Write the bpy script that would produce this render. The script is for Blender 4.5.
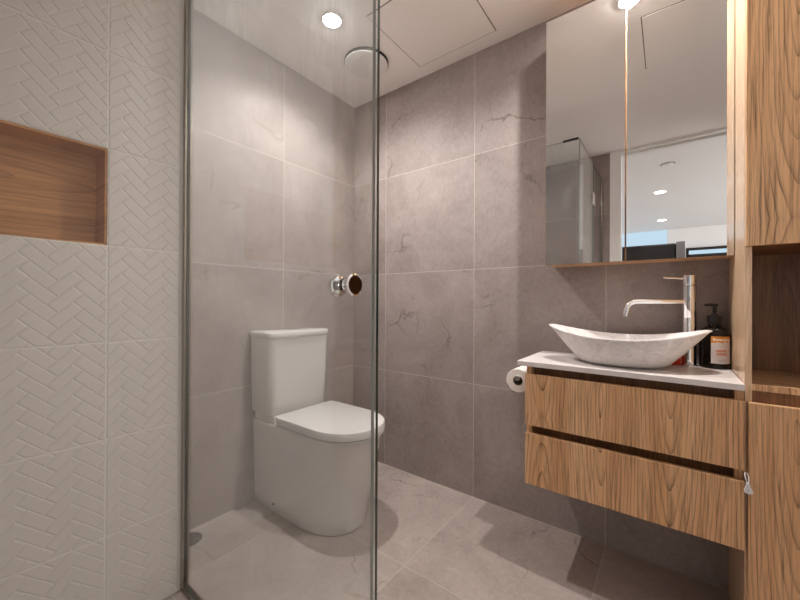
import bpy, bmesh, math
from mathutils import Vector, Matrix, Euler
from math import sin, cos, pi, sqrt, radians

scene = bpy.context.scene
for _o in list(bpy.data.objects):
    bpy.data.objects.remove(_o, do_unlink=True)
COL = scene.collection

# ------------------------------------------------------------------ camera
YAW, PITCH, ROLL = 0.6495, 0.0033, 0.0048
CAM = Vector((1.6827, -1.7004, 1.0182))
_fwd = Vector((-sin(YAW)*cos(PITCH), cos(YAW)*cos(PITCH), sin(PITCH)))
_right = Vector((cos(YAW), sin(YAW), 0))
_up = _right.cross(_fwd)
_r2 = cos(ROLL)*_right + sin(ROLL)*_up
_u2 = -sin(ROLL)*_right + cos(ROLL)*_up
cam_data = bpy.data.cameras.new('camera')
cam = bpy.data.objects.new('camera', cam_data)
COL.objects.link(cam)
cam_data.sensor_fit = 'HORIZONTAL'
cam_data.sensor_width = 36
cam_data.lens = 36*352.15/800
cam_data.clip_start = 0.02
_m = Matrix((_r2, _u2, -_fwd)).transposed().to_4x4()
_m.translation = CAM
cam.matrix_world = _m
scene.camera = cam

# ------------------------------------------------------------------ world, exposure
world = bpy.data.worlds.new('world')
scene.world = world
world.use_nodes = True
world.node_tree.nodes['Background'].inputs[0].default_value = (0.75, 0.85, 1.0, 1)
world.node_tree.nodes['Background'].inputs[1].default_value = 0.4
scene.view_settings.view_transform = 'Standard'
scene.view_settings.look = 'None'
scene.view_settings.gamma = 1
scene.view_settings.use_curve_mapping = False
scene.view_settings.exposure = 0.48

# ------------------------------------------------------------------ lamps
WARM = (1.0, 0.965, 0.945)
SPOT_W = 41
def spot(name, loc, watts, angle=150, blend=0.72, radius=0.016, color=WARM):
    d = bpy.data.lights.new(name, 'SPOT')
    d.energy = watts; d.spot_size = radians(angle); d.spot_blend = blend
    d.shadow_soft_size = radius; d.color = color
    o = bpy.data.objects.new(name, d); COL.objects.link(o); o.location = loc
    return o
H = 2.319                     # bathroom ceiling height
YD = -2.13                    # wall with the doorway
XE = 2.26                     # wall behind the tall cabinet
XC = 0.3193                   # face of the white shower wall
YG = -1.165                   # plane of the fixed shower screen
XG = 1.215                    # plane of the shower door
HALL_Z = 2.40
L1 = (0.443, -0.599); L2 = (1.55, -0.385)
spot('lamp_over_toilet', (L1[0], L1[1], H-0.016), SPOT_W)
spot('lamp_over_vanity', (L2[0], L2[1], H-0.016), SPOT_W)
def area(name, loc, rot, sx, sy, watts, color):
    d = bpy.data.lights.new(name, 'AREA'); d.shape = 'RECTANGLE'
    d.size = sx; d.size_y = sy; d.energy = watts; d.color = color
    o = bpy.data.objects.new(name, d); COL.objects.link(o)
    o.location = loc; o.rotation_euler = rot
    return o
# unseen lamps added at the blank side walls beyond the doorway, as daylight fill
area('daylight_fill_left', (-2.15, -4.6, 1.3), (0, radians(-90), 0), 2.0, 3.6, 62, (0.95, 0.97, 1.0))
area('daylight_fill_right', (4.55, -4.6, 1.3), (0, radians(90), 0), 2.0, 3.6, 62, (0.95, 0.97, 1.0))

# ------------------------------------------------------------------ helpers
def srgb(r, g, b, a=1):
    f = lambda c: (c/255/12.92) if c/255 <= 0.04045 else ((c/255+0.055)/1.055)**2.4
    return (f(r), f(g), f(b), a)

class NT:
    """small node-tree builder"""
    def __init__(s, name):
        s.m = bpy.data.materials.new(name); s.m.use_nodes = True
        s.t = s.m.node_tree; s.t.nodes.clear()
        s.out = s.t.nodes.new('ShaderNodeOutputMaterial')
    def n(s, kind, ins=None, **props):
        nd = s.t.nodes.new(kind)
        for k, v in props.items(): setattr(nd, k, v)
        for k, v in (ins or {}).items():
            sock = nd.inputs[k]
            if isinstance(v, bpy.types.NodeSocket): s.t.links.new(v, sock)
            else: sock.default_value = v
        return nd
    def math(s, op, a, b=None, c=None, clamp=False):
        nd = s.t.nodes.new('ShaderNodeMath'); nd.operation = op; nd.use_clamp = clamp
        for i, v in enumerate((a, b, c)):
            if v is None: continue
            if isinstance(v, bpy.types.NodeSocket): s.t.links.new(v, nd.inputs[i])
            else: nd.inputs[i].default_value = v
        return nd.outputs[0]
    def mix(s, fac, a, b, blend='MIX'):
        nd = s.t.nodes.new('ShaderNodeMix'); nd.data_type = 'RGBA'; nd.blend_type = blend
        for i, v in ((0, fac), (6, a), (7, b)):
            if isinstance(v, bpy.types.NodeSocket): s.t.links.new(v, nd.inputs[i])
            else: nd.inputs[i].default_value = v
        return nd.outputs[2]
    def ramp(s, fac, stops, interp='LINEAR'):
        nd = s.t.nodes.new('ShaderNodeValToRGB'); nd.color_ramp.interpolation = interp
        e = nd.color_ramp.elements
        while len(e) < len(stops): e.new(0.5)
        for q, (p, c) in zip(e, stops):
            q.position = p; q.color = c if len(c) == 4 else (*c, 1)
        s.t.links.new(fac, nd.inputs[0]); return nd.outputs[0]
    def xyz(s, vec):
        nd = s.t.nodes.new('ShaderNodeSeparateXYZ'); s.t.links.new(vec, nd.inputs[0]); return nd.outputs
    def comb(s, x, y, z):
        nd = s.t.nodes.new('ShaderNodeCombineXYZ')
        for i, v in enumerate((x, y, z)):
            if isinstance(v, bpy.types.NodeSocket): s.t.links.new(v, nd.inputs[i])
            else: nd.inputs[i].default_value = v
        return nd.outputs[0]
    def pos(s):
        return s.n('ShaderNodeNewGeometry').outputs['Position']
    def noise(s, vec, scale, detail=2, rough=0.5, dist=0):
        return s.n('ShaderNodeTexNoise', {'Vector': vec, 'Scale': scale, 'Detail': detail,
                   'Roughness': rough, 'Distortion': dist}).outputs[0]
    def finish(s, shader):
        s.t.links.new(shader, s.out.inputs[0]); return s.m
    def bsdf(s, **ins):
        return s.n('ShaderNodeBsdfPrincipled', {k.replace('_', ' '): v for k, v in ins.items()})

def plain(name, col, rough=0.5, metal=0.0, coat=0.0, spec=0.5):
    t = NT(name)
    b = t.bsdf(Base_Color=col, Roughness=rough, Metallic=metal)
    b.inputs['Coat Weight'].default_value = coat
    b.inputs['Coat Roughness'].default_value = 0.05
    b.inputs['Specular IOR Level'].default_value = spec
    return t.finish(b.outputs[0])

def tile_material(name, hu, u0, v0, col_a, col_b, grout, rough=0.6, du=0.6, dv=0.6, cracks=1.0, gmix=0.55):
    """stone-look porcelain tiles; hu = 'x', 'y' (walls) or 'f' (floor)"""
    t = NT(name)
    p = t.pos(); X = t.xyz(p)
    U = X[1] if hu == 'y' else X[0]
    V = X[1] if hu == 'f' else X[2]
    un = t.math('DIVIDE', t.math('SUBTRACT', U, u0), du)
    vn = t.math('DIVIDE', t.math('SUBTRACT', V, v0), dv)
    iu = t.math('FLOOR', un); iv = t.math('FLOOR', vn)
    fu = t.math('SUBTRACT', un, iu); fv = t.math('SUBTRACT', vn, iv)
    eu = t.math('MULTIPLY', t.math('MINIMUM', fu, t.math('SUBTRACT', 1.0, fu)), du)
    ev = t.math('MULTIPLY', t.math('MINIMUM', fv, t.math('SUBTRACT', 1.0, fv)), dv)
    line = t.math('LESS_THAN', t.math('MINIMUM', eu, ev), 0.0013)
    # every tile is cut from another piece of the pattern
    sh = t.comb(t.math('ADD', t.math('MULTIPLY', iu, 3.17), t.math('MULTIPLY', iv, 7.31)),
                t.math('ADD', t.math('MULTIPLY', iv, 5.23), t.math('MULTIPLY', iu, 1.91)),
                t.math('MULTIPLY', iu, 2.7))
    q = t.n('ShaderNodeVectorMath', {0: p, 1: sh}, operation='ADD').outputs[0]
    cloud = t.noise(q, 2.6, 5, 0.62, 0.9)
    fine = t.noise(q, 46, 4, 0.7)
    Q = t.xyz(q)
    grain = t.noise(t.comb(t.math('MULTIPLY', Q[0], 190.0), t.math('MULTIPLY', Q[1], 190.0), t.math('MULTIPLY', Q[2], 45.0)), 1.0, 3, 0.65)
    f = t.math('ADD', t.math('MULTIPLY', cloud, 0.85), t.math('MULTIPLY', fine, 0.42))
    f = t.math('ADD', f, t.math('MULTIPLY', grain, 0.42))
    base = t.ramp(t.math('MULTIPLY', f, 0.5), [(0.26, col_a), (0.57, col_b)])
    # fine broken veins
    warp = t.n('ShaderNodeTexNoise', {'Vector': q, 'Scale': 3.2, 'Detail': 4.0}).outputs[1]
    qw = t.n('ShaderNodeVectorMath', {0: warp, 1: (0.55, 0.55, 0.55)}, operation='MULTIPLY').outputs[0]
    qw = t.n('ShaderNodeVectorMath', {0: qw, 1: q}, operation='ADD').outputs[0]
    vor = t.n('ShaderNodeTexVoronoi', {'Vector': qw, 'Scale': 1.9}, feature='DISTANCE_TO_EDGE').outputs[0]
    crack = t.n('ShaderNodeMapRange', {0: vor, 1: 0.0, 2: 0.016, 3: 1.0, 4: 0.0}).outputs[0]
    where = t.n('ShaderNodeMapRange', {0: t.noise(q, 2.9, 3, 0.6), 1: 0.52, 2: 0.64, 3: 0.0, 4: 1.0}).outputs[0]
    base = t.mix(t.math('MULTIPLY', t.math('MULTIPLY', crack, where), 0.62*cracks), base, srgb(78, 68, 62))
    vor2 = t.n('ShaderNodeTexVoronoi', {'Vector': qw, 'Scale': 4.7}, feature='DISTANCE_TO_EDGE').outputs[0]
    crack2 = t.n('ShaderNodeMapRange', {0: vor2, 1: 0.0, 2: 0.02, 3: 1.0, 4: 0.0}).outputs[0]
    where2 = t.n('ShaderNodeMapRange', {0: t.noise(q, 4.1, 2, 0.5), 1: 0.55, 2: 0.7, 3: 0.0, 4: 1.0}).outputs[0]
    base = t.mix(t.math('MULTIPLY', t.math('MULTIPLY', crack2, where2), 0.45*cracks), base, srgb(90, 80, 74))
    base = t.mix(t.math('MULTIPLY', line, gmix), base, grout)
    b = t.bsdf(Base_Color=base, Roughness=rough)
    b.inputs['Specular IOR Level'].default_value = 0.25
    bump = t.n('ShaderNodeBump', {'Height': t.math('SUBTRACT', t.math('MULTIPLY', fine, 0.15), line),
                                  'Strength': 0.25, 'Distance': 0.002})
    t.t.links.new(bump.outputs[0], b.inputs['Normal'])
    return t.finish(b.outputs[0])

def wood_material(name, light, mid, dark, leaf=0.212, phase=0.009, rough=0.38, horizontal=False, freq=1.0):
    """slip-matched veneer leaves with cathedral figure, grain along z"""
    t = NT(name)
    X = t.xyz(t.pos())
    if horizontal: h, z = X[2], X[1]
    else: h, z = t.math('ADD', X[0], t.math('MULTIPLY', X[1], 1.0)), X[2]
    a = t.math('DIVIDE', t.math('ADD', h, phase), leaf)
    ia = t.math('FLOOR', a); fa = t.math('SUBTRACT', t.math('SUBTRACT', a, ia), 0.5)
    par = t.math('SUBTRACT', t.math('MULTIPLY', t.math('FLOORED_MODULO', ia, 2.0), 2.0), 1.0)   # -1 / +1
    rnd = t.n('ShaderNodeTexWhiteNoise', {'W': ia}, noise_dimensions='1D').outputs[0]
    rnd2 = t.math('FRACT', t.math('MULTIPLY', rnd, 17.3))
    hl = t.math('MULTIPLY', fa, leaf)
    vec = t.comb(t.math('ADD', h, t.math('MULTIPLY', ia, 3.1)), t.math('MULTIPLY', z, 0.16), t.math('MULTIPLY', ia, 1.7))
    wob = t.math('SUBTRACT', t.noise(vec, 9, 3, 0.55), 0.5)
    wob2 = t.math('SUBTRACT', t.noise(vec, 34, 2, 0.5), 0.5)
    off = t.math('ADD', hl, t.math('MULTIPLY', t.math('SUBTRACT', rnd2, 0.5), leaf*0.25))
    off = t.math('ADD', off, t.math('MULTIPLY', wob, 0.036))
    # cone cut along its axis: parabolic arches
    d = t.math('MULTIPLY', t.math('ADD', t.math('MULTIPLY', z, par), t.math('MULTIPLY', rnd, 0.9)), 0.085)
    d = t.math('ADD', t.math('PINGPONG', t.math('ADD', d, 5.0), 0.05), 0.004)
    rr = t.math('SQRT', t.math('ADD', t.math('MULTIPLY', off, off), t.math('MULTIPLY', d, d)))
    rr = t.math('ADD', rr, t.math('MULTIPLY', wob2, 0.0035))
    ring = t.math('FRACT', t.math('MULTIPLY', rr, 108*freq))
    late = t.math('POWER', ring, 6.0)
    fib = t.noise(t.comb(h, t.math('MULTIPLY', z, 0.022), 0.0), 190, 4, 0.7)
    broad = t.noise(t.comb(h, t.math('MULTIPLY', z, 0.05), ia), 22, 3, 0.55)
    c = t.mix(t.n('ShaderNodeMapRange', {0: broad, 1: 0.35, 2: 0.68}).outputs[0], mid, light)
    amp = t.n('ShaderNodeMapRange', {0: t.noise(t.comb(h, t.math('MULTIPLY', z, 0.08), t.math('MULTIPLY', ia, 5.3)), 48, 2, 0.5), 1: 0.36, 2: 0.66, 3: 0.30, 4: 1.0}).outputs[0]
    c = t.mix(t.math('MULTIPLY', late, amp), c, dark)
    c = t.mix(t.n('ShaderNodeMapRange', {0: fib, 1: 0.48, 2: 0.70, 3: 0.0, 4: 0.75}).outputs[0], c, dark)
    seam = t.math('LESS_THAN', t.math('SUBTRACT', 0.5, t.math('ABSOLUTE', fa)), 0.004)
    c = t.mix(t.math('MULTIPLY', seam, 0.35), c, dark)
    b = t.bsdf(Base_Color=c, Roughness=rough)
    b.inputs['Specular IOR Level'].default_value = 0.4
    return t.finish(b.outputs[0])

def glass_material(name, marks_glare=0.0):
    t = NT(name)
    lw = t.n('ShaderNodeLayerWeight', {'Blend': 0.5}).outputs['Facing']
    fr = t.math('ADD', 0.035, t.math('MULTIPLY', t.math('POWER', lw, 5.0), 0.9))
    tr = t.n('ShaderNodeBsdfTransparent', {'Color': (0.962, 0.972, 0.970, 1)}).outputs[0]
    gl = t.n('ShaderNodeBsdfGlossy', {'Color': (1, 1, 1, 1), 'Roughness': 0.0}).outputs[0]
    sh = t.n('ShaderNodeMixShader', {0: fr, 1: tr, 2: gl}).outputs[0]
    if marks_glare > 0:
        X = t.xyz(t.pos())
        hv = t.math('ADD', X[0], t.math('MULTIPLY', X[1], 1.3))
        st = t.noise(t.comb(hv, t.math('MULTIPLY', X[2], 0.07), 0.0), 70, 4, 0.65)
        cl = t.noise(t.comb(hv, X[2], 3.0), 3.0, 3, 0.6)
        sp = t.noise(t.comb(hv, X[2], 1.0), 160, 1, 0.5)
        m = t.math('MULTIPLY', t.n('ShaderNodeMapRange', {0: st, 1: 0.45, 2: 0.75}).outputs[0],
                   t.n('ShaderNodeMapRange', {0: cl, 1: 0.42, 2: 0.7}).outputs[0])
        m = t.math('ADD', m, t.math('MULTIPLY', t.math('GREATER_THAN', sp, 0.76), 0.6))
        top = t.n('ShaderNodeMapRange', {0: X[2], 1: 1.15, 2: 1.9, 3: 0.12, 4: 1.0}).outputs[0]
        m = t.math('ADD', m, 0.22)  # even pale veil painted in for the glare around the lamp, strongest up high
        m = t.math('MULTIPLY', t.math('MULTIPLY', m, top), marks_glare)
        df = t.n('ShaderNodeBsdfDiffuse', {'Color': (0.85, 0.87, 0.88, 1)}).outputs[0]
        tl = t.n('ShaderNodeBsdfTranslucent', {'Color': (0.85, 0.87, 0.88, 1)}).outputs[0]
        dd = t.n('ShaderNodeMixShader', {0: 0.6, 1: df, 2: tl}).outputs[0]
        sh = t.n('ShaderNodeMixShader', {0: m, 1: sh, 2: dd}).outputs[0]
    return t.finish(sh)

# ------------------------------------------------------------------ materials
GA, GB, GROUT = srgb(128, 116, 111), srgb(171, 159, 154), srgb(220, 210, 202)
M = {}
M['tile_left'] = tile_material('grey stone tile left', 'y', -0.5465, 0.5869, GA, GB, GROUT)
M['tile_back'] = tile_material('grey stone tile back', 'x', 0.277, 0.5869, GA, GB, GROUT)
M['tile_front'] = tile_material('grey stone tile front', 'x', 0.42, 0.5869, GA, GB, GROUT)
M['tile_floor'] = tile_material('grey stone tile floor', 'f', 0.277, -0.605, srgb(138, 125, 118), srgb(182, 169, 161), srgb(216, 205, 196), rough=0.4, dv=0.6, gmix=0.35)
M['ceiling'] = plain('white ceiling paint', srgb(250, 246, 242), 0.8)
M['white_paint'] = plain('white wall paint', srgb(236, 234, 232), 0.6)
M['white_gloss'] = plain('white gloss paint', srgb(238, 236, 233), 0.3)
M['hatch_gap'] = plain('hatch shadow gap', srgb(112, 96, 86), 0.9)
M['gap'] = plain('dark gap', srgb(40, 36, 33), 0.9)
M['oak'] = wood_material('oak veneer', srgb(234, 190, 144), srgb(212, 162, 116), srgb(84, 50, 26))
M['oak_side_lit'] = wood_material('oak veneer lit side', srgb(232, 202, 170), srgb(220, 186, 150), srgb(178, 138, 100), phase=0.05, rough=0.22)  # paler copy of the oak: lamp light on the tower side in the colours
M['oak_shaded'] = wood_material('oak veneer shaded in recess', srgb(150, 104, 66), srgb(120, 78, 46), srgb(66, 40, 22), phase=0.03)  # darker copy of the oak: shade of the recesses in the colours
M['niche'] = wood_material('oak niche lining', srgb(214, 156, 100), srgb(192, 134, 82), srgb(140, 92, 54), leaf=0.4, horizontal=True, freq=0.6)
M['stone_white'] = plain('white composite stone', srgb(220, 212, 208), 0.32)
M['ceramic'] = plain('white glazed ceramic', srgb(214, 208, 204), 0.12, coat=0.6)
M['plastic'] = plain('white plastic', srgb(212, 207, 204), 0.25)
M['chrome'] = plain('polished chrome', (0.86, 0.86, 0.87, 1), 0.05, 1.0)
M['steel'] = plain('brushed steel', (0.55, 0.54, 0.52, 1), 0.3, 1.0)
M['channel'] = plain('bronze grey aluminium', srgb(158, 148, 134), 0.25, 1.0)
M['mirror'] = plain('mirror silver', (0.84, 0.835, 0.83, 1), 0.0, 1.0)
M['mirror_edge'] = plain('mirror edge', srgb(176, 140, 122), 0.25)
M['glass'] = glass_material('clear shower glass', 0.32)
M['glass_clean'] = glass_material('clear glass', 0.02)
M['glass_edge'] = plain('green glass edge', srgb(28, 52, 48), 0.08, coat=0.6)
M['drain'] = plain('dull dark steel', srgb(48, 44, 42), 0.55, 0.0)
M['black'] = plain('black plastic', srgb(22, 20, 19), 0.28)
M['amber'] = plain('very dark brown bottle', srgb(20, 13, 10), 0.12, coat=0.0, spec=0.3)
M['paper_roll'] = plain('white tissue paper', srgb(236, 228, 222), 0.9)
M['core'] = plain('grey cardboard core', srgb(126, 114, 104), 0.9)
M['red'] = plain('red sponge', srgb(206, 62, 40), 0.85)
M['tag_paper'] = plain('white tag', srgb(226, 224, 224), 0.5)
M['text_orange'] = plain('orange print', srgb(206, 106, 52), 0.6)
M['text_white'] = plain('white print', srgb(250, 240, 226), 0.6)
M['text_grey'] = plain('grey print', srgb(140, 128, 124), 0.6)
M['dark_box'] = plain('black leather', srgb(34, 31, 31), 0.4)
M['grey_post'] = plain('grey post', srgb(120, 116, 116), 0.5)
M['hall_floor'] = plain('hall floor boards', srgb(150, 126, 104), 0.45)

def emit(name, col, strength):
    t = NT(name)
    e = t.n('ShaderNodeEmission', {'Color': col, 'Strength': strength})
    return t.finish(e.outputs[0])
M['lamp'] = emit('lit lamp lens', (1.0, 0.955, 0.925, 1), 230)
M['hall_lamp'] = emit('lit hall lamp', (1.0, 0.95, 0.9, 1), 9)
M['daylight'] = emit('daylit window', srgb(196, 222, 240), 0.85)

def white_tile_material():
    t = NT('white shower tile')
    X = t.xyz(t.pos())
    vn = t.math('DIVIDE', X[2], 0.2961); fv = t.math('SUBTRACT', vn, t.math('FLOOR', vn))
    un = t.math('DIVIDE', t.math('ADD', X[1], 1.3853), 0.6); fu = t.math('SUBTRACT', un, t.math('FLOOR', un))
    ev = t.math('MULTIPLY', t.math('MINIMUM', fv, t.math('SUBTRACT', 1.0, fv)), 0.2961)
    eu = t.math('MULTIPLY', t.math('MINIMUM', fu, t.math('SUBTRACT', 1.0, fu)), 0.6)
    line = t.math('LESS_THAN', t.math('MINIMUM', eu, ev), 0.0014)
    c = t.mix(t.math('MULTIPLY', line, 0.4), srgb(212, 203, 195), srgb(240, 234, 227))
    b = t.bsdf(Base_Color=c, Roughness=0.34)
    return t.finish(b.outputs[0])
M['white_tile'] = white_tile_material()

def marble_material():
    t = NT('pale carved marble')
    p = t.pos()
    w = t.n('ShaderNodeTexNoise', {'Vector': p, 'Scale': 9.0, 'Detail': 4.0}).outputs[1]
    q = t.n('ShaderNodeVectorMath', {0: w, 1: (0.12, 0.12, 0.12)}, operation='MULTIPLY').outputs[0]
    q = t.n('ShaderNodeVectorMath', {0: q, 1: p}, operation='ADD').outputs[0]
    n1 = t.noise(q, 24, 6, 0.68, 1.4)
    c = t.ramp(n1, [(0.34, srgb(212, 205, 201)), (0.5, srgb(228, 222, 219)), (0.66, srgb(238, 234, 231))])
    v = t.n('ShaderNodeTexVoronoi', {'Vector': q, 'Scale': 10.0}, feature='DISTANCE_TO_EDGE').outputs[0]
    vm = t.n('ShaderNodeMapRange', {0: v, 1: 0.0, 2: 0.06, 3: 0.10, 4: 0.0}).outputs[0]
    vm = t.math('MULTIPLY', vm, t.n('ShaderNodeMapRange', {0: n1, 1: 0.45, 2: 0.6, 3: 1.0, 4: 0.0}).outputs[0])
    c = t.mix(vm, c, srgb(150, 140, 134))
    b = t.bsdf(Base_Color=c, Roughness=0.33)
    return t.finish(b.outputs[0])
M['marble'] = marble_material()

def label_material():
    """bottle label: ochre splash running down from its top edge over pale grey"""
    t = NT('soap label paper')
    X = t.xyz(t.pos())
    n1 = t.noise(t.comb(X[0], 0.0, t.math('MULTIPLY', X[2], 0.45)), 95, 2, 0.5)
    edge = t.math('ADD', 0.884, t.math('MULTIPLY', t.math('SUBTRACT', n1, 0.5), -0.05))
    f = t.math('GREATER_THAN', X[2], edge)
    n2 = t.noise(t.comb(X[0], X[1], X[2]), 60, 2, 0.5)
    och = t.mix(n2, srgb(196, 122, 30), srgb(222, 150, 70))
    base = t.mix(t.noise(t.comb(X[0], X[1], X[2]), 50, 2), srgb(222, 212, 208), srgb(206, 196, 196))
    b = t.bsdf(Base_Color=t.mix(f, base, och), Roughness=0.5)
    return t.finish(b.outputs[0])
M['label'] = label_material()

# ------------------------------------------------------------------ mesh helpers
def obj(name, bm, mats, parent=None, smooth=False, angle=40):
    me = bpy.data.meshes.new(name)
    bmesh.ops.recalc_face_normals(bm, faces=bm.faces[:])
    bm.to_mesh(me); bm.free()
    o = bpy.data.objects.new(name, me); COL.objects.link(o)
    for m in (mats if isinstance(mats, (list, tuple)) else [mats]):
        me.materials.append(M[m] if isinstance(m, str) else m)
    if smooth:
        for p in me.polygons: p.use_smooth = True
        me.set_sharp_from_angle(angle=radians(angle))
    if parent is not None:
        o.parent = parent
        o.matrix_parent_inverse = Matrix.Translation(-parent.location)
    return o
def thing(name, label, cat, loc=(0, 0, 0), group=None):
    o = bpy.data.objects.new(name, None); COL.objects.link(o)
    o.location = loc; o.empty_display_size = 0.1
    o['label'] = label; o['category'] = cat
    if group: o['group'] = group
    return o
def tag(o, label, cat, group=None):
    o['label'] = label; o['category'] = cat
    if group: o['group'] = group
    return o
def struct(name, bm, mats, parent=None, smooth=False):
    o = obj(name, bm, mats, parent, smooth)
    if parent is None: o['kind'] = 'structure'
    return o
def add_box(bm, x0, x1, y0, y1, z0, z1, bev=0.0, seg=2, mat=0):
    b2 = bmesh.new()
    v = [b2.verts.new((x, y, z)) for x in (x0, x1) for y in (y0, y1) for z in (z0, z1)]
    for f in ((0, 1, 3, 2), (4, 6, 7, 5), (0, 4, 5, 1), (2, 3, 7, 6), (0, 2, 6, 4), (1, 5, 7, 3)):
        b2.faces.new([v[i] for i in f])
    if bev > 0:
        bmesh.ops.bevel(b2, geom=b2.edges[:], offset=bev, segments=seg, profile=0.5, affect='EDGES')
    join(bm, b2, mat)
def join(bm, b2, mat=0, M4=None):
    mp = {}
    for v in b2.verts:
        mp[v] = bm.verts.new(M4 @ v.co if M4 else v.co)
    for f in b2.faces:
        try:
            nf = bm.faces.new([mp[v] for v in f.verts]); nf.material_index = mat if mat else f.material_index
        except ValueError: pass
    b2.free()
def box(x0, x1, y0, y1, z0, z1, bev=0.0, seg=2):
    bm = bmesh.new(); add_box(bm, x0, x1, y0, y1, z0, z1, bev, seg); return bm
def add_lathe(bm, prof, center=(0, 0, 0), axis='z', seg=40, mat=0):
    """prof = list of (radius, height)"""
    b2 = bmesh.new(); rings = []
    for r, h in prof:
        if r < 1e-6: rings.append([b2.verts.new((0, 0, h))])
        else: rings.append([b2.verts.new((r*cos(2*pi*i/seg), r*sin(2*pi*i/seg), h)) for i in range(seg)])
    for a, b in zip(rings, rings[1:]):
        for i in range(seg):
            j = (i+1) % seg
            if len(a) == 1 and len(b) == 1: continue
            if len(a) == 1: b2.faces.new((a[0], b[i], b[j]))
            elif len(b) == 1: b2.faces.new((a[i], a[j], b[0]))
            else: b2.faces.new((a[i], a[j], b[j], b[i]))
    R = {'z': Matrix.Identity(3), 'x': Matrix(((0, 0, 1), (0, 1, 0), (-1, 0, 0))),
         'y': Matrix(((1, 0, 0), (0, 0, 1), (0, -1, 0)))}[axis]
    M4 = R.to_4x4(); M4.translation = Vector(center)
    join(bm, b2, mat, M4)
def add_tube(bm, pts, rad, seg=16, caps=True, mat=0):
    pts = [Vector(p) for p in pts]; rads = rad if isinstance(rad, (list, tuple)) else [rad]*len(pts)
    b2 = bmesh.new(); rings = []
    up = None
    for i, p in enumerate(pts):
        d = (pts[min(i+1, len(pts)-1)]-pts[max(i-1, 0)]).normalized()
        if up is None:
            up = Vector((0, 0, 1)) if abs(d.z) < 0.9 else Vector((1, 0, 0))
        a = d.cross(up).normalized(); up = a.cross(d).normalized()
        rings.append([b2.verts.new(p+rads[i]*(cos(2*pi*k/seg)*a+sin(2*pi*k/seg)*up)) for k in range(seg)])
    for a, b in zip(rings, rings[1:]):
        for k in range(seg): b2.faces.new((a[k], a[(k+1) % seg], b[(k+1) % seg], b[k]))
    if caps:
        b2.faces.new(rings[0][::-1]); b2.faces.new(rings[-1])
    join(bm, b2, mat)
def add_rings(bm, rings, cap0=True, cap1=True, mat=0):
    """loft a list of closed loops with equal counts"""
    rv = [[bm.verts.new(p) for p in r] for r in rings]
    n = len(rv[0])
    fs = []
    for a, b in zip(rv, rv[1:]):
        for k in range(n): fs.append(bm.faces.new((a[k], a[(k+1) % n], b[(k+1) % n], b[k])))
    if cap0: fs.append(bm.faces.new(rv[0][::-1]))
    if cap1: fs.append(bm.faces.new(rv[-1]))
    for f in fs: f.material_index = mat

# ------------------------------------------------------------------ room shell
def slab(name, x0, x1, y0, y1, z0, z1, mat): return struct(name, box(x0, x1, y0, y1, z0, z1), mat)
slab('floor', -0.1, XE+0.1, YD-0.1, 0.1, -0.1, 0.0, 'tile_floor')
slab('ceiling', -0.1, XE+0.1, YD-0.1, 0.1, H, H+0.08, 'ceiling')
slab('wall_left', -0.1, 0.0, YG-0.02, 0.1, 0.0, H, 'tile_left')
slab('wall_back', 0.0, XE+0.1, 0.0, 0.1, 0.0, H, 'tile_back')
slab('wall_right', XE, XE+0.1, YD, 0.0, 0.0, H, 'white_paint')
# wall with the doorway: tiled in the shower, painted reveal, open to the ceiling track
slab('wall_front', -0.1, 1.283, YD-0.1, YD, 0.0, H, 'tile_front')
slab('trim_1', 1.283, 1.365, YD-0.1, YD+0.006, 0.0, H, 'white_gloss')
slab('trim_2', 2.20, XE, YD-0.1, YD+0.006, 0.0, H, 'white_gloss')
bm = bmesh.new()
add_box(bm, 1.365, 2.20, YD-0.1, YD-0.06, H-0.03, H)
add_box(bm, 1.365, 2.20, YD-0.025, YD+0.006, H-0.02, H)
struct('trim_3', bm, 'white_gloss')

# white herringbone shower wall with its niche
TH = 0.2961
NY1, NZ0, NZ1, NY0, NX = -1.3853, 4*TH, 5*TH, -1.885, 0.215
bm = bmesh.new()
add_box(bm, 0.0, XC, YD, NY0, 0.0, H)
add_box(bm, 0.0, XC, NY1, YG+0.012, 0.0, H)
add_box(bm, 0.0, XC, NY0, NY1, 0.0, NZ0)
add_box(bm, 0.0, XC, NY0, NY1, NZ1, H)
add_box(bm, 0.0, NX-0.012, NY0, NY1, NZ0, NZ1)
wall_c = struct('wall_shower', bm, 'white_tile')
# niche lining: back and four reveals
bm = bmesh.new()
e = 0.006
add_box(bm, NX-0.012, NX, NY0, NY1, NZ0, NZ1)
add_box(bm, NX, XC-0.0035, NY1-e, NY1, NZ0, NZ1)
add_box(bm, NX, XC-0.0035, NY0, NY0+e, NZ0, NZ1)
add_box(bm, NX, XC-0.0035, NY0+e, NY1-e, NZ1-e, NZ1)
add_box(bm, NX, XC-0.0035, NY0+e, NY1-e, NZ0, NZ0+e)
nl = struct('niche_lining', bm, 'niche', wall_c)
nl['label'] = 'brown wood-look lining of the niche'
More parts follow.
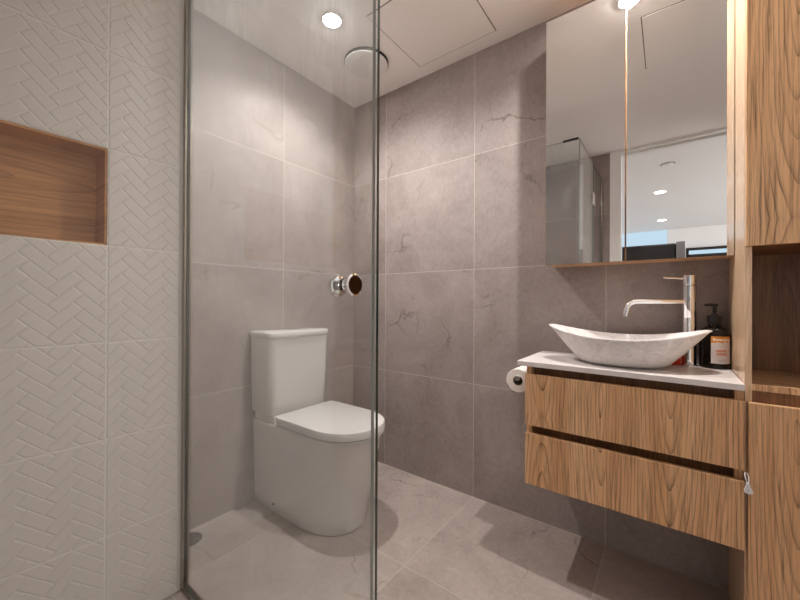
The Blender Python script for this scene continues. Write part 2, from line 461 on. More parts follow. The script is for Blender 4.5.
# raised herringbone strips, cut at every tile joint
def clip(poly, h0, h1, z0, z1):
    def cut(pl, ins, it):
        out = []
        for i in range(len(pl)):
            a, b = pl[i-1], pl[i]
            if ins(b):
                if not ins(a): out.append(it(a, b))
                out.append(b)
            elif ins(a): out.append(it(a, b))
        return out
    def lerp(k, val):
        def f(a, b):
            s = (val-a[k])/(b[k]-a[k]); return (a[0]+s*(b[0]-a[0]), a[1]+s*(b[1]-a[1]))
        return f
    for ins, it in ((lambda p: p[0] >= h0, lerp(0, h0)), (lambda p: p[0] <= h1, lerp(0, h1)),
                    (lambda p: p[1] >= z0, lerp(1, z0)), (lambda p: p[1] <= z1, lerp(1, z1))):
        if len(poly) < 3: return []
        poly = cut(poly, ins, it)
    return poly
bm = bmesh.new()
W_, L_ = 0.0315, 0.0780
cells_h = [(YD, -1.9853), (-1.9853, -1.3853), (-1.3853, YG-0.022)]
def strip(x0, x1, y0, y1):
    g = 0.0011
    q = [(x0+g, y0+g), (x1-g, y0+g), (x1-g, y1-g), (x0+g, y1-g)]
    q = [((x-y)/sqrt(2)+NY1, (x+y)/sqrt(2)) for x, y in q]
    hs = [p[0] for p in q]; zs = [p[1] for p in q]
    if max(hs) < YD or min(hs) > YG or max(zs) < 0 or min(zs) > H: return
    for h0, h1 in cells_h:
        if max(hs) < h0 or min(hs) > h1: continue
        for k in range(int(math.floor(max(0, min(zs))/TH)), int(max(zs)/TH)+1):
            z0, z1 = k*TH, min((k+1)*TH, H-0.002)
            if k == 4 and h0 < -1.5:
                # the niche row: keep only what is beside the niche
                c = clip(q, h0, NY0-0.002, z0+0.0018, z1-0.0018) if h0 < NY0 else []
            else:
                c = clip(q, h0+0.0018, h1-0.0018, z0+0.0018, z1-0.0018)
            if len(c) < 3: continue
            ar = abs(sum(c[i-1][0]*c[i][1]-c[i][0]*c[i-1][1] for i in range(len(c))))/2
            if ar < 4e-5: continue
            cx = sum(p[0] for p in c)/len(c); cz = sum(p[1] for p in c)/len(c)
            lo = [bm.verts.new((XC-0.0002, p[0], p[1])) for p in c]
            hi = []
            for p in c:
                dx, dz = cx-p[0], cz-p[1]; dl = max(sqrt(dx*dx+dz*dz), 1e-6); s = min(0.0032, dl*0.4)
                hi.append(bm.verts.new((XC+0.0013, p[0]+dx/dl*s, p[1]+dz/dl*s)))
            n = len(c)
            for i in range(n): bm.faces.new((lo[i-1], lo[i], hi[i], hi[i-1]))
            bm.faces.new(hi)
for j in range(-18, 19):
    for k in range(-140, 160):
        ox, oy = k*W_ - j*L_, k*W_ + j*L_
        zc = (ox+oy)/sqrt(2); hc = (ox-oy)/sqrt(2)+NY1
        if zc < -0.2 or zc > H+0.1 or hc < YD-0.2 or hc > YG+0.2: continue
        strip(ox, ox+L_, oy, oy+W_)
        strip(ox-W_, ox, oy, oy+L_)
hr = obj('herringbone_relief', bm, 'white_tile', wall_c)

# room beyond the doorway (seen in the mirror)
slab('floor_hall', -2.2, 4.6, -7.1, YD-0.1, -0.1, -0.002, 'hall_floor')
slab('ceiling_hall', -2.2, 4.6, -7.1, YD-0.1, HALL_Z, HALL_Z+0.08, 'white_paint')
slab('wall_hall_far', -2.2, 4.6, -7.1, -7.0, 0.0, HALL_Z, 'white_paint')
slab('wall_hall_left', -2.3, -2.2, -7.1, YD-0.1, 0.0, HALL_Z, 'white_paint')
slab('wall_hall_right', 4.6, 4.7, -7.1, YD-0.1, 0.0, HALL_Z, 'white_paint')
slab('wall_hall_near', -2.2, -0.1, YD-0.2, YD-0.1, 0.0, HALL_Z, 'white_paint')
slab('wall_hall_side', XE+0.1, 4.6, YD-0.2, YD-0.1, 0.0, HALL_Z, 'white_paint')
slab('trim_4', -0.1, XE+0.1, YD-0.1, YD, H+0.001, HALL_Z, 'white_paint')

# ------------------------------------------------------------------ shower screen
def pane(x0, x1, y0, y1, z0, z1, thin):
    """glass sheet: two faces of glass, four green edges (material slot 1)"""
    bm = box(x0, x1, y0, y1, z0, z1)
    for f in bm.faces:
        n = f.normal if f.normal.length else f.calc_center_median()
        f.normal_update()
        f.material_index = 0 if abs(f.normal[thin]) > 0.9 else 1
    return bm
GZ = 2.105
t = thing('glass_panel', 'fixed clear glass shower screen parallel to the vanity wall, in front of the toilet', 'shower screen', (0.77, YG, 0))
obj('glass_pane', pane(XC+0.006, XG+0.004, YG-0.0035, YG+0.0035, 0.008, GZ, 1), ['glass', 'glass_edge'], t)
bm = bmesh.new()
add_box(bm, XC, XC+0.018, YG-0.011, YG-0.0055, 0.0, GZ)
add_box(bm, XC, XC+0.018, YG+0.0055, YG+0.011, 0.0, GZ)
add_box(bm, XC, XC+0.0055, YG-0.0055, YG+0.0055, 0.0, GZ)
obj('wall_channel', bm, 'channel', t)
bm = bmesh.new()
add_box(bm, XC+0.018, XG-0.003, YG-0.011, YG-0.0055, 0.0, 0.014)
add_box(bm, XC+0.018, XG-0.003, YG+0.0055, YG+0.011, 0.0, 0.014)
add_box(bm, XC+0.018, XG-0.003, YG-0.0055, YG+0.0055, 0.0, 0.0075)
obj('floor_channel', bm, 'channel', t)
obj('top_bracket', box(XG-0.10, XG-0.004, YG-0.009, YG+0.009, GZ-0.004, GZ+0.008, 0.002), 'black', t)

HY = -1.69
M['seal'] = plain('clear seal strip', srgb(150, 152, 148), 0.25)
t = thing('shower_door', 'frameless clear glass shower door with a round chrome knob', 'shower door', (XG+0.002, -1.43, 0))
bm = pane(XG-0.003, XG+0.005, HY+0.004, YG-0.0095, 0.014, GZ, 0)
for f in bm.faces:
    if f.normal.y*(1 if f.calc_center_median().y > -1.3 else 0) != 0 and abs(f.normal.y) > 0.9: f.material_index = 2
obj('glass_pane', bm, ['glass_clean', 'glass_edge', 'seal'], t)
bm = bmesh.new()
KY, KZ = -1.249, 1.047
kx = XG+0.005
add_lathe(bm, [(0, 0.020), (0.017, 0.020), (0.0205, 0.0185), (0.0205, 0.014), (0.0175, 0.0115), (0.011, 0.0095), (0.010, 0.006), (0.011, 0.002), (0.0135, 0.0), (0, 0.0)], (kx, KY, KZ), 'x')
kn = obj('knob', bm, 'chrome', t, True, 15); kn['label'] = 'round chrome knob'
bm = bmesh.new()
add_lathe(bm, [(0, -0.020), (0.017, -0.020), (0.0205, -0.0185), (0.0205, -0.014), (0.0175, -0.0115), (0.011, -0.0095), (0.010, -0.006), (0.011, -0.002), (0.0135, 0.0), (0, 0.0)], (XG-0.003, KY, KZ), 'x')
obj('knob', bm, 'chrome', t, True, 15)
for hz in (0.30, 1.82):
    bm = bmesh.new()
    for s in (-0.0035, 0.0075):
        add_box(bm, XG+s-0.004+0.0005, XG+s+0.004-0.0005, HY+0.005, HY+0.058, hz-0.045, hz+0.045, 0.0015)
        add_box(bm, XG+s-0.004+0.0005, XG+s+0.004-0.0005, HY-0.055, HY-0.002, hz-0.045, hz+0.045, 0.0015)
    add_tube(bm, [(XG+0.002, HY+0.0015, hz-0.04), (XG+0.002, HY+0.0015, hz+0.04)], 0.0055)
    obj('hinge', bm, 'chrome', t)
t = thing('glass_panel', 'narrow fixed glass panel holding the hinges of the shower door, by the doorway wall', 'shower screen', (XG+0.002, (YD+HY)/2, 0))
obj('glass_pane', pane(XG-0.003, XG+0.007, YD+0.004, HY-0.001, 0.008, GZ, 0), ['glass_clean', 'glass_edge'], t)
bm = bmesh.new()
add_box(bm, XG-0.009, XG-0.0035, YD, YD+0.018, 0, GZ)
add_box(bm, XG+0.0075, XG+0.013, YD, YD+0.018, 0, GZ)
obj('wall_channel', bm, 'channel', t)

# ------------------------------------------------------------------ ceiling fittings
def downlight(x, y, z, label, lens, r=0.038, group=None):
    t = thing('downlight', label, 'ceiling light', (x, y, z), group)
    bm = bmesh.new()
    add_lathe(bm, [(r, 0.0), (r, -0.003), (r+0.003, -0.005), (r+0.009, -0.004), (r+0.011, 0.0)], (x, y, z), 'z', 48)
    obj('trim_ring', bm, 'white_gloss', t, True)
    bm = bmesh.new()
    add_lathe(bm, [(0, -0.011), (r*0.4, -0.0105), (r*0.75, -0.0085), (r-0.002, -0.005), (r-0.0005, 0.0)], (x, y, z), 'z', 48)
    o = obj('lens', bm, lens, t, True); o['label'] = 'glowing lens'
downlight(L1[0], L1[1], H, 'round recessed ceiling downlight over the toilet, seen through the glass', 'lamp')
downlight(L2[0], L2[1], H, 'round recessed ceiling downlight above the vanity, seen in the mirror', 'lamp')

def access_panel(x0, x1, y0, y1, label):
    t = thing('access_panel', label, 'ceiling hatch', ((x0+x1)/2, (y0+y1)/2, H))
    g = 0.0020
    obj('hatch', box(x0+g, x1-g, y0+g, y1-g, H-0.0028, H+0.001), 'ceiling', t)
    bm = bmesh.new()
    for a in ((x0-g, x0+g, y0-g, y1+g), (x1-g, x1+g, y0-g, y1+g), (x0+g, x1-g, y0-g, y0+g), (x0+g, x1-g, y1-g, y1+g)):
        add_box(bm, *a, H-0.0009, H+0.0008)
    obj('shadow_gap', bm, 'hatch_gap', t)
access_panel(0.588, 1.026, -0.519, -0.086, 'square white ceiling access hatch beside the exhaust fan')
access_panel(1.585, 2.02, -0.972, -0.528, 'square white ceiling access hatch above the vanity, seen in the mirror')

fx, fy = 0.374, -0.290
t = thing('exhaust_fan', 'round white ceiling exhaust vent between downlight and hatch', 'exhaust fan', (fx, fy, H))
bm = bmesh.new()
add_lathe(bm, [(0.1, 0.0), (0.1, -0.0120), (0.1195, -0.0120), (0.1195, 0.0)], (fx, fy, H), 'z', 64)  # dark ring put in for the shade between disc and ceiling
obj('rim', bm, 'gap', t, True, 30)
bm = bmesh.new()
add_lathe(bm, [(0, -0.024), (0.105, -0.023), (0.114, -0.020), (0.1165, -0.0165), (0.115, -0.0125), (0.0, -0.0125)], (fx, fy, H), 'z', 64)
obj('cover_disc', bm, 'white_gloss', t, True, 30)

# ------------------------------------------------------------------ mirror cabinet
CX0, CX1, CZ0, CY = 1.272, 1.8543, 1.172, -0.14
CZ1 = 2.20
t = thing('mirror_cabinet', 'oak shaving cabinet with two mirrored doors above the basin', 'mirror cabinet', ((CX0+CX1)/2, -0.07, CZ0))
obj('body', box(CX0+0.004, CX1, CY+0.021, -0.001, CZ0+0.0015, CZ1-0.001), 'oak', t)
xm = 1.5575
for a, b in ((CX0, xm-0.0022), (xm+0.0022, CX1)):
    bm = box(a, b, CY, CY+0.019, CZ0, CZ1, 0.0)
    d = obj('door', bm, 'oak', t)
    bm = bmesh.new()
    add_box(bm, a+0.0004, b-0.0004, CY-0.005, CY-0.0001, CZ0+0.0005, CZ1-0.0005)
    for f in bm.faces:
        f.normal_update()
        f.material_index = 0 if f.calc_center_median().y < CY-0.0045 else 1
    mo = obj('mirror', bm, ['mirror', 'mirror_edge'], d); mo['label'] = 'mirror glass'

# ------------------------------------------------------------------ vanity
VX0, VX1, VY, VZ0 = 1.2525, 1.8543, -0.345, 0.331
t = thing('vanity_unit', 'wall-hung oak vanity with two handleless drawers below the white countertop', 'vanity', ((VX0+VX1)/2, VY/2, VZ0))
bm = bmesh.new()
st = 0.0185
yb = VY+0.020                                   # carcass front, behind the drawer fronts
add_box(bm, VX0, VX0+st, yb, -0.001, VZ0, 0.7725)
add_box(bm, VX1-st, VX1, yb, -0.001, VZ0, 0.7725)
add_box(bm, VX0+st, VX1-st, yb, -0.001, VZ0, VZ0+0.018)
add_box(bm, VX0+st, VX1-st, -0.02, -0.001, VZ0+0.018, 0.7725)
obj('carcass', bm, 'oak', t)
bm = bmesh.new()                                # finger-pull channels set back between the fronts
add_box(bm, VX0+st, VX1-st, yb+0.035, yb+0.05, 0.700, 0.7725)
add_box(bm, VX0+st, VX1-st, yb+0.035, yb+0.05, 0.490, 0.590)
add_box(bm, VX0+st, VX1-st, yb+0.001, yb+0.035, 0.700, 0.712)
add_box(bm, VX0+st, VX1-st, yb+0.001, yb+0.035, 0.490, 0.502)
fp = obj('finger_pull', bm, 'oak_shaded', t); fp['label'] = 'dark recessed finger pull'
for z0, z1 in ((0.553, 0.745), (VZ0, 0.5225)):
    obj('drawer', box(VX0, VX1, VY, VY+0.0185, z0, z1, 0.0012), 'oak', t)

CT0, CT1 = 0.7735, 0.792
ct = obj('countertop', box(1.2222, 1.8543, VY-0.001, -0.001, CT0, CT1, 0.0015), 'stone_white')
tag(ct, 'white stone countertop slab on the oak vanity', 'countertop')

# ------------------------------------------------------------------ stone vessel basin
BX, BY = 1.549, -0.190
def basin():
    A, B = 0.249, 0.142
    N = 96
    def loop(a, b, zf, p=1.16):
        out = []
        for i in range(N):
            th = 2*pi*i/N
            c, s = cos(th), sin(th)
            x = a*math.copysign(abs(c)**(1/1.0), c); y = b*math.copysign(abs(s)**p, s)
            out.append((BX+x, BY+y, zf(c)))
        return out
    rim = lambda c: 0.893+0.036*abs(c)**2.1
    z0 = CT1+0.0005
    rings = []
    rings.append(loop(0.110, 0.066, lambda c: z0, 1.0))
    rings.append(loop(0.122, 0.075, lambda c: z0+0.0015, 1.0))
    for f in (0.10, 0.22, 0.36, 0.5, 0.64, 0.78, 0.9, 0.97):
        g = f**0.86
        a = 0.126+(A-0.126)*g*(0.93+0.07*f); b = 0.080+(B-0.080)*f**0.62
        rings.append(loop(a, b, lambda c, f=f: z0+(rim(c)-z0)*f*(1.0), 1.0+0.16*f))
    rings.append(loop(A, B, lambda c: rim(c)-0.003))
    rings.append(loop(A-0.001, B-0.001, lambda c: rim(c)))
    rings.append(loop(A-0.012, B-0.010, lambda c: rim(c)+0.0005))
    rings.append(loop(A-0.016, B-0.013, lambda c: rim(c)-0.003))
    for f in (0.9, 0.75, 0.55, 0.35, 0.18, 0.06):
        a = 0.05+(A-0.016-0.05)*f**0.75; b = 0.035+(B-0.013-0.035)*f**0.55
        rings.append(loop(a, b, lambda c, f=f: 0.812+(rim(c)-0.003-0.812)*f, 1.0+0.14*f))
    rings.append(loop(0.045, 0.03, lambda c: 0.811, 1.0))
    bm = bmesh.new(); add_rings(bm, rings); return bm
t = thing('vessel_basin', 'boat-shaped pale marble vessel basin on the white countertop', 'basin', (BX, BY, CT1))
obj('bowl', basin(), 'marble', t, True, 50)
bm = bmesh.new()
add_lathe(bm, [(0.0, 0.0035), (0.014, 0.003), (0.019, 0.0), (0.019, -0.002)], (BX, BY, 0.8135), 'z', 32)
obj('waste', bm, 'chrome', t, True)

# ------------------------------------------------------------------ tap
TX, TY = 1.745, -0.066
t = thing('mixer_tap', 'tall chrome basin mixer tap standing behind the marble basin', 'tap', (TX, TY, CT1))
bm = bmesh.new()
add_lathe(bm, [(0.0, 0.0), (0.0255, 0.0), (0.0255, 0.004), (0.021, 0.006), (0.0205, 0.17), (0.0200, 0.171), (0.0200, 0.1725), (0.0205, 0.1735),
               (0.0205, 0.285), (0.0195, 0.2865), (0.0195, 0.2875), (0.0, 0.2875)], (TX, TY, CT1), 'z', 40)
obj('body', bm, 'chrome', t, True, 30)
bm = bmesh.new()
add_lathe(bm, [(0.0, 0.288), (0.0195, 0.288), (0.0213, 0.29), (0.0213, 0.322), (0.0195, 0.3245), (0.0, 0.3245)], (TX, TY, CT1), 'z', 40)
obj('cap', bm, 'chrome', t, True, 30)
sx, sy = 1.559, -0.135
dx, dy = sx-TX, sy-TY; dl = sqrt(dx*dx+dy*dy); ux, uy = dx/dl, dy/dl
pts = [(TX+ux*0.016, TY+uy*0.016, 1.021)]
pts += [(TX+ux*s, TY+uy*s, 1.021) for s in (0.05, 0.1, dl-0.036)]
for k in range(1, 9):
    a = k/8*radians(78)
    pts.append((TX+ux*(dl-0.036+0.033*sin(a)), TY+uy*(dl-0.036+0.033*sin(a)), 1.021-0.033*(1-cos(a))))
a = radians(78)
last = pts[-1]
pts.append((last[0]+ux*0.030*cos(a), last[1]+uy*0.030*cos(a), last[2]-0.030*sin(a)))
bm = bmesh.new(); add_tube(bm, pts, 0.0098, 20)
obj('spout', bm, 'chrome', t, True, 35)
bm = bmesh.new()
add_tube(bm, [(TX+ux*0.015, TY+uy*0.015, 1.104), (TX+ux*0.08, TY+uy*0.08, 1.109)], [0.0042, 0.0036], 12)
obj('lever', bm, 'chrome', t, True, 35)

# ------------------------------------------------------------------ soap bottle
SX, SY = 1.8135, -0.062
t = thing('soap_bottle', 'dark pump bottle of hand wash with an orange and white label beside the tap', 'soap dispenser', (SX, SY, CT1))
bm = bmesh.new()
R0 = 0.0415
add_lathe(bm, [(0, 0), (R0-0.006, 0), (R0-0.001, 0.002), (R0, 0.006), (R0, 0.112), (R0-0.001, 0.119), (R0-0.005, 0.129), (R0-0.013, 0.139),
               (R0-0.021, 0.145), (0.0165, 0.149), (0.015, 0.155), (0, 0.155)], (SX, SY, CT1), 'z', 48)
obj('bottle', bm, 'amber', t, True, 40)
bm = bmesh.new()
add_lathe(bm, [(0.0, 0.1555), (0.0185, 0.1555), (0.0195, 0.157), (0.0195, 0.180), (0.018, 0.182), (0.010, 0.183), (0.0095, 0.188), (0, 0.188)], (SX, SY, CT1), 'z', 32)
obj('collar', bm, 'black', t, True, 30)
bm = bmesh.new()
add_lathe(bm, [(0.0, 0.1885), (0.0060, 0.1885), (0.0060, 0.212), (0.0100, 0.214), (0.0100, 0.221), (0.008, 0.223), (0, 0.223)], (SX, SY, CT1), 'z', 24)
add_tube(bm, [(SX, SY, CT1+0.219), (SX-0.022, SY-0.008, CT1+0.219), (SX-0.027, SY-0.010, CT1+0.2165)], [0.005, 0.0042, 0.0036], 12)
obj('pump', bm, 'black', t, True, 35)
# label wrapped on the front of the bottle
va = math.atan2(CAM.y-SY, CAM.x-SX)+0.48              # label faces roughly the doorway
def on_bottle(s, z, r): return (SX+r*cos(va+s/R0), SY+r*sin(va+s/R0), CT1+z)
bm = bmesh.new()
LW, NL = 0.058, 20
rows = [[bm.verts.new(on_bottle(-LW/2+LW*i/NL, z, R0+0.0004)) for i in range(NL+1)] for z in (0.020, 0.112)]
for i in range(NL): bm.faces.new((rows[0][i], rows[0][i+1], rows[1][i+1], rows[1][i]))
lab = obj('label', bm, 'label', t, True)
def text_on_bottle(name, body, size, z, s0, mat):
    cu = bpy.data.curves.new('txt', 'FONT'); cu.body = body; cu.size = size; cu.align_x = 'CENTER'; cu.resolution_u = 3; cu.offset = 0.0004 if size > 0.008 else 0.0
    to = bpy.data.objects.new('txt', cu); COL.objects.link(to)
    bpy.context.view_layer.update()
    me = to.evaluated_get(bpy.context.evaluated_depsgraph_get()).to_mesh()
    bm = bmesh.new(); bm.from_mesh(me)
    for v in bm.verts: v.co = on_bottle(v.co.x+s0, z+v.co.y, R0+0.0008)
    bpy.data.objects.remove(to, do_unlink=True); bpy.data.curves.remove(cu)
    return obj(name, bm, mat, lab)
text_on_bottle('lettering', 'Botanology', 0.0118, 0.0975, 0.003, 'text_white')
text_on_bottle('lettering', 'HAND', 0.0105, 0.060, -0.001, 'text_orange')
text_on_bottle('lettering', 'WASH', 0.0105, 0.049, -0.001, 'text_orange')
text_on_bottle('lettering', '500 ml', 0.0065, 0.028, 0.0, 'text_grey')

# red sponge behind the basin
bm = box(1.655, 1.722, -0.088, -0.045, CT1+0.0003, CT1+0.034, 0.006, 3)
tag(obj('sponge', bm, 'red', None, True, 60), 'small red sponge behind the basin beside the tap base', 'sponge')

# ------------------------------------------------------------------ tall cabinet
t = thing('tall_cabinet', 'floor-to-ceiling oak tower cabinet with an open niche right of the vanity', 'tall cabinet', (2.05, VY/2, 0))
TW0, TW1 = 1.8558, XE-0.001
obj('side_panel', box(TW0, TW0+0.0145, VY+0.0186, -0.001, 0.0, H-0.001), 'oak_side_lit', t)
bm = bmesh.new()
xi = TW0+0.0145
add_box(bm, TW1-0.0145, TW1, VY+0.0186, -0.001, 0.0, H-0.001)
add_box(bm, xi, TW1-0.0145, -0.02, -0.001, 0.0, H-0.001)
add_box(bm, xi, TW1-0.0145, VY+0.021, -0.02, 0.0, 0.7745)
add_box(bm, xi, TW1-0.0145, VY+0.021, -0.02, 1.178, H-0.001)
obj('body', bm, 'oak_shaded', t)
obj('shelf', box(xi, TW1-0.0145, VY+0.0186, -0.02, 0.775, 0.792), 'oak', t)
obj('door', box(TW0+0.0005, TW1, VY-0.0005, VY+0.0180, 1.1755, H-0.004, 0.0012), 'oak', t)
obj('door', box(TW0+0.0055, TW1, VY-0.0005, VY+0.0180, 0.012, 0.743, 0.0012), 'oak', t)

# child-lock tag hanging in the gap between vanity and tower
t = thing('hanging_tag', 'small white tag on a loop hanging beside the lower vanity drawer', 'tag', (1.857, VY-0.012, 0.51))
bm = bmesh.new()
tx, ty, tz = 1.8590, VY-0.010, 0.553
pl = [(tx-0.004, ty+0.004, tz)]
pl = [(tx-0.005, ty+0.004, tz-0.002), (tx-0.0065, ty, tz-0.008), (tx-0.004, ty-0.003, tz-0.02), (tx-0.001, ty-0.004, tz-0.028),
      (tx+0.002, ty-0.003, tz-0.02), (tx+0.001, ty, tz-0.008), (tx-0.001, ty+0.004, tz-0.002)]
add_tube(bm, pl, 0.0013, 8)
obj('loop', bm, 'tag_paper', t, True)
bm = bmesh.new()
yy = ty-0.004
prof = [(-0.0035, -0.026), (0.0025, -0.026), (0.0050, -0.036), (0.0088, -0.047), (0.0092, -0.0515), (0.005, -0.0545), (-0.004, -0.0545), (-0.0080, -0.051), (-0.0078, -0.046), (-0.0050, -0.036)]
add_rings(bm, [[(tx+a, yy-0.0035, tz+b) for a, b in prof], [(tx+a*1.05, yy, tz+b) for a, b in prof], [(tx+a, yy+0.0035, tz+b) for a, b in prof]])
obj('tag', bm, 'tag_paper', t)
bm = bmesh.new()
add_lathe(bm, [(0, -0.0042), (0.0012, -0.0042), (0.0012, -0.003), (0, -0.003)], (tx, yy, tz-0.045), 'y', 10)
obj('eyelet', bm, 'black', t)

# ------------------------------------------------------------------ toilet roll on its post
RX, RZ = 1.182, 0.698
t = thing('toilet_roll_holder', 'chrome post toilet roll holder on the grey wall beside the vanity', 'toilet roll holder', (RX, 0, RZ))
bm = bmesh.new()
add_lathe(bm, [(0, 0.0), (0.024, 0.0), (0.024, -0.006), (0.021, -0.008), (0.009, -0.009), (0.0085, -0.220), (0, -0.220)], (RX, -0.0005, RZ), 'y', 32)
obj('post', bm, 'chrome', t, True, 35)
bm = bmesh.new()
add_lathe(bm, [(0, -0.2202), (0.0105, -0.2202), (0.0115, -0.222), (0.0115, -0.228), (0.010, -0.230), (0, -0.230)], (RX, -0.0005, RZ), 'y', 32)
obj('end_knob', bm, 'steel', t, True, 35)
rz = RZ-0.0115                                     # the roll hangs on the post
t = thing('toilet_roll', 'white toilet roll hanging on its post at the left end of the vanity', 'toilet roll', (RX, -0.17, rz))
bm = bmesh.new()
add_lathe(bm, [(0.0205, -0.220), (0.0475, -0.220), (0.049, -0.2185), (0.049, -0.1215), (0.0475, -0.120), (0.0205, -0.120), (0.0205, -0.220)], (RX, 0, rz), 'y', 56)
# loose end of the paper at the left
add_rings(bm, [[(RX-0.0494, y, rz+0.005), (RX-0.0502, y, rz-0.02), (RX-0.0519, y, rz-0.034), (RX-0.0512, y, rz-0.0345), (RX-0.0492, y, rz-0.02), (RX-0.0488, y, rz+0.005)] for y in (-0.220, -0.120)])
obj('paper', bm, 'paper_roll', t, True, 35)
bm = bmesh.new()
add_lathe(bm, [(0.0190, -0.2195), (0.0204, -0.2195), (0.0204, -0.1205), (0.0190, -0.1205), (0.0190, -0.2195)], (RX, 0, rz), 'y', 40)
c_ = obj('core', bm, 'core', t, True, 35); c_['label'] = 'grey cardboard core'

# ------------------------------------------------------------------ toilet
OY = -0.555
def dloop(x0, x1, hw, rc, z, front=0.35, n=30, nb=6):
    """D-shaped plan outline: straight back at x0 with corner radius rc, rounded front at x1"""
    pts = []
    fl = hw*(1.15+front)                      # length of the rounded front
    xs = x1-fl
    for i in range(n+1):                      # front half ellipse, from -y to +y
        th = -pi/2+pi*i/n
        c, s = cos(th), sin(th)
        pts.append((xs+fl*abs(c)**0.86, OY+hw*math.copysign(abs(s)**0.92, s), z))
    for i in range(nb+1):
        a = pi/2+pi/2*i/nb
        pts.append((x0+rc+rc*cos(a), OY+hw-rc+rc*sin(a), z))
    for i in range(nb+1):
        a = pi+pi/2*i/nb
        pts.append((x0+rc+rc*cos(a), OY-hw+rc+rc*sin(a), z))
    return pts
t = thing('toilet', 'white close-coupled toilet with closed lid behind the glass screen', 'toilet', (0.35, OY, 0))
bm = bmesh.new()
rings = [dloop(0.012, 0.578, 0.158, 0.01, 0.001), dloop(0.010, 0.584, 0.162, 0.01, 0.006)]
for f in (0.15, 0.3, 0.45, 0.6, 0.75, 0.88, 0.96):
    rings.append(dloop(0.010, 0.584+0.088*f**1.15, 0.164+0.010*f, 0.01, 0.006+f*0.408))
rings.append(dloop(0.010, 0.674, 0.174, 0.01, 0.417))
rings.append(dloop(0.012, 0.670, 0.171, 0.01, 0.4225))
add_rings(bm, rings)
pan = obj('pan', bm, 'ceramic', t, True, 40)
bm = bmesh.new()
add_box(bm, 0.010, 0.185, OY-0.160, OY+0.160, 0.4232, 0.459, 0.003)
obj('cistern_plinth', bm, 'ceramic', t)
bm = bmesh.new()
def rrect(x0, x1, hw, r, z, n=6):
    pts = []
    for cx, cy, a0 in ((x1-r, OY-hw+r, -pi/2), (x1-r, OY+hw-r, 0), (x0+0.006, OY+hw-0.006, pi/2), (x0+0.006, OY-hw+0.006, pi)):
        rr = r if cx > x0+0.01 else 0.006
        for i in range(n+1):
            a = a0+pi/2*i/n; pts.append((cx+rr*cos(a), cy+rr*sin(a), z))
    return pts
add_rings(bm, [rrect(0.004, 0.172, 0.172, 0.04, 0.460), rrect(0.003, 0.176, 0.175, 0.04, 0.466),
               rrect(0.002, 0.183, 0.180, 0.042, 0.65), rrect(0.002, 0.186, 0.183, 0.042, 0.833)])
obj('cistern', bm, 'ceramic', t, True, 40)
bm = bmesh.new()
add_rings(bm, [rrect(0.002, 0.190, 0.186, 0.044, 0.8335), rrect(0.001, 0.192, 0.188, 0.045, 0.837), rrect(0.001, 0.192, 0.188, 0.045, 0.858),
               rrect(0.003, 0.189, 0.185, 0.043, 0.863), rrect(0.008, 0.182, 0.179, 0.038, 0.865)])
obj('cistern_lid', bm, 'ceramic', t, True, 40)
bm = bmesh.new()
add_lathe(bm, [(0, 0.8690), (0.029, 0.8690), (0.031, 0.868), (0.031, 0.8652), (0, 0.8652)], (0.10, OY, 0), 'z', 32)
fb = obj('flush_button', bm, 'chrome', t, True, 35); fb['label'] = 'round chrome flush button'
bm = bmesh.new()
add_rings(bm, [dloop(0.213, 0.6730, 0.1730, 0.02, 0.4235, 0.08), dloop(0.21, 0.6790, 0.1770, 0.02, 0.426, 0.08), dloop(0.21, 0.6790, 0.1770, 0.02, 0.431, 0.08), dloop(0.213, 0.6750, 0.1740, 0.02, 0.433, 0.08)])
obj('seat', bm, 'plastic', t, True, 40)
bm = bmesh.new()
add_rings(bm, [dloop(0.208, 0.6750, 0.1750, 0.022, 0.4350, 0.08), dloop(0.205, 0.6810, 0.1800, 0.024, 0.438, 0.08), dloop(0.205, 0.6810, 0.1800, 0.024, 0.464, 0.08),
               dloop(0.208, 0.6780, 0.1780, 0.022, 0.470, 0.08), dloop(0.214, 0.6670, 0.1700, 0.016, 0.4725, 0.08)])
obj('seat_lid', bm, 'plastic', t, True, 40)
for yy in (OY-0.09, OY+0.09):
    bm = bmesh.new(); add_tube(bm, [(0.195, yy-0.02, 0.440), (0.195, yy+0.02, 0.440)], 0.010, 16)
    obj('seat_hinge', bm, 'plastic', t, True, 35)
bm = bmesh.new()
add_lathe(bm, [(0, -0.003), (0.006, -0.003), (0.007, 0.0), (0, 0.0)], (0.182, OY-0.1635, 0.045), 'y', 20)
o_ = obj('bolt_cap', bm, 'drain', t); o_['label'] = 'small dark side bolt'
bm = bmesh.new()
add_lathe(bm, [(0, -0.0025), (0.009, -0.0025), (0.010, 0.0), (0, 0.0)], (0.082, OY-0.1685, 0.285), 'y', 24)
obj('bolt_cap', bm, 'ceramic', t, True)

# floor waste
t = thing('floor_drain', 'round dark metal floor drain behind the glass screen near the white wall', 'floor drain', (0.068, -1.045, 0))
bm = bmesh.new()
add_lathe(bm, [(0.0, 0.0035), (0.040, 0.0035), (0.040, 0.0012), (0, 0.0012)], (0.068, -1.045, 0), 'z', 40)
obj('grate', bm, 'drain', t, True, 30)
bm = bmesh.new()
add_lathe(bm, [(0.0405, 0.0), (0.0405, 0.004), (0.047, 0.0035), (0.048, 0.0)], (0.068, -1.045, 0), 'z', 40)
obj('ring', bm, 'drain', t, True, 30)

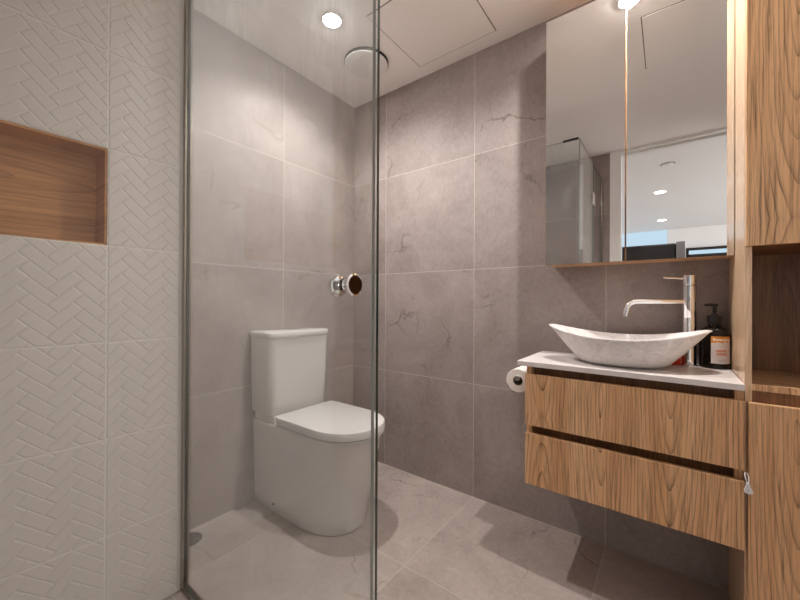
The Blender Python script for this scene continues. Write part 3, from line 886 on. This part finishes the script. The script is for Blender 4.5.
# ------------------------------------------------------------------ things in the room beyond, seen in the mirror
YM = CY-0.005
def mirror_hit(u, v, axis, val):
    """point on a plane seen at a pixel by way of the mirror doors"""
    d = _r2*((u-400)/352.15) - _u2*((v-300)/352.15) + _fwd
    s = (YM-CAM.y)/d.y; p = CAM+d*s
    d = Vector((d.x, -d.y, d.z)); s = (val-p[axis])/d[axis]
    return p+d*s
for (u, v, lab) in ((660, 192, 'nearer of two bright downlights on the white ceiling seen in the mirror'),
                    (662, 220, 'farther of two bright downlights on the white ceiling seen in the mirror')):
    p = mirror_hit(u, v, 2, HALL_Z)
    downlight(p.x, p.y, HALL_Z, lab, 'hall_lamp', 0.06, 'downlights in the room beyond')
    spot('hall_lamp_light', (p.x, p.y, HALL_Z-0.012), 10)
p = mirror_hit(668, 164, 2, HALL_Z)
t = thing('smoke_detector', 'small round white smoke detector on the ceiling seen in the mirror', 'smoke detector', p)
bm = bmesh.new()
add_lathe(bm, [(0, -0.02), (0.03, -0.02), (0.05, -0.012), (0.052, 0.0), (0, 0.0)], p, 'z', 32)
obj('housing', bm, 'white_gloss', t, True)
bm = bmesh.new()
add_lathe(bm, [(0.0555, 0.0), (0.0555, -0.004), (0.0585, -0.004), (0.0585, 0.0)], p, 'z', 32)
obj('base_ring', bm, 'gap', t)
# far windows
a = mirror_hit(629, 229, 1, -6.995); b = mirror_hit(667, 258, 1, -6.995)
struct('window_1', box(min(a.x, b.x)-0.35, max(a.x, b.x), -7.0, -6.985, 0.9, a.z-0.02), 'daylight')
a = mirror_hit(688, 250, 1, -6.995); b = mirror_hit(724, 258, 1, -6.995)
w2 = struct('window_2', box(a.x, b.x+0.5, -7.0, -6.985, 0.9, a.z), 'daylight')
bm = bmesh.new()
add_box(bm, a.x-0.03, b.x+0.5, -6.985, -6.95, a.z-0.015, a.z+0.03)
add_box(bm, a.x-0.03, a.x+0.01, -6.985, -6.95, 0.9, a.z)
add_box(bm, a.x, b.x+0.5, -6.985, -6.95, a.z-0.16, a.z-0.09)
obj('window_frame', bm, 'gap', w2)
# black unit with a grey upright
a = mirror_hit(626, 248, 1, -4.6); b = mirror_hit(676, 244, 1, -4.6); c = mirror_hit(685, 242, 1, -4.6)
t = thing('storage_unit', 'black box-shaped unit with a grey upright end, seen through the doorway in the mirror', 'storage unit', ((a.x+b.x)/2, -4.8, 0))
obj('body', box(a.x-0.5, b.x, -5.0, -4.6, 0.0, a.z+0.02, 0.02), 'dark_box', t)
obj('end_post', box(b.x+0.002, c.x, -5.0, -4.58, 0.0, c.z+0.01, 0.004), 'grey_post', t)
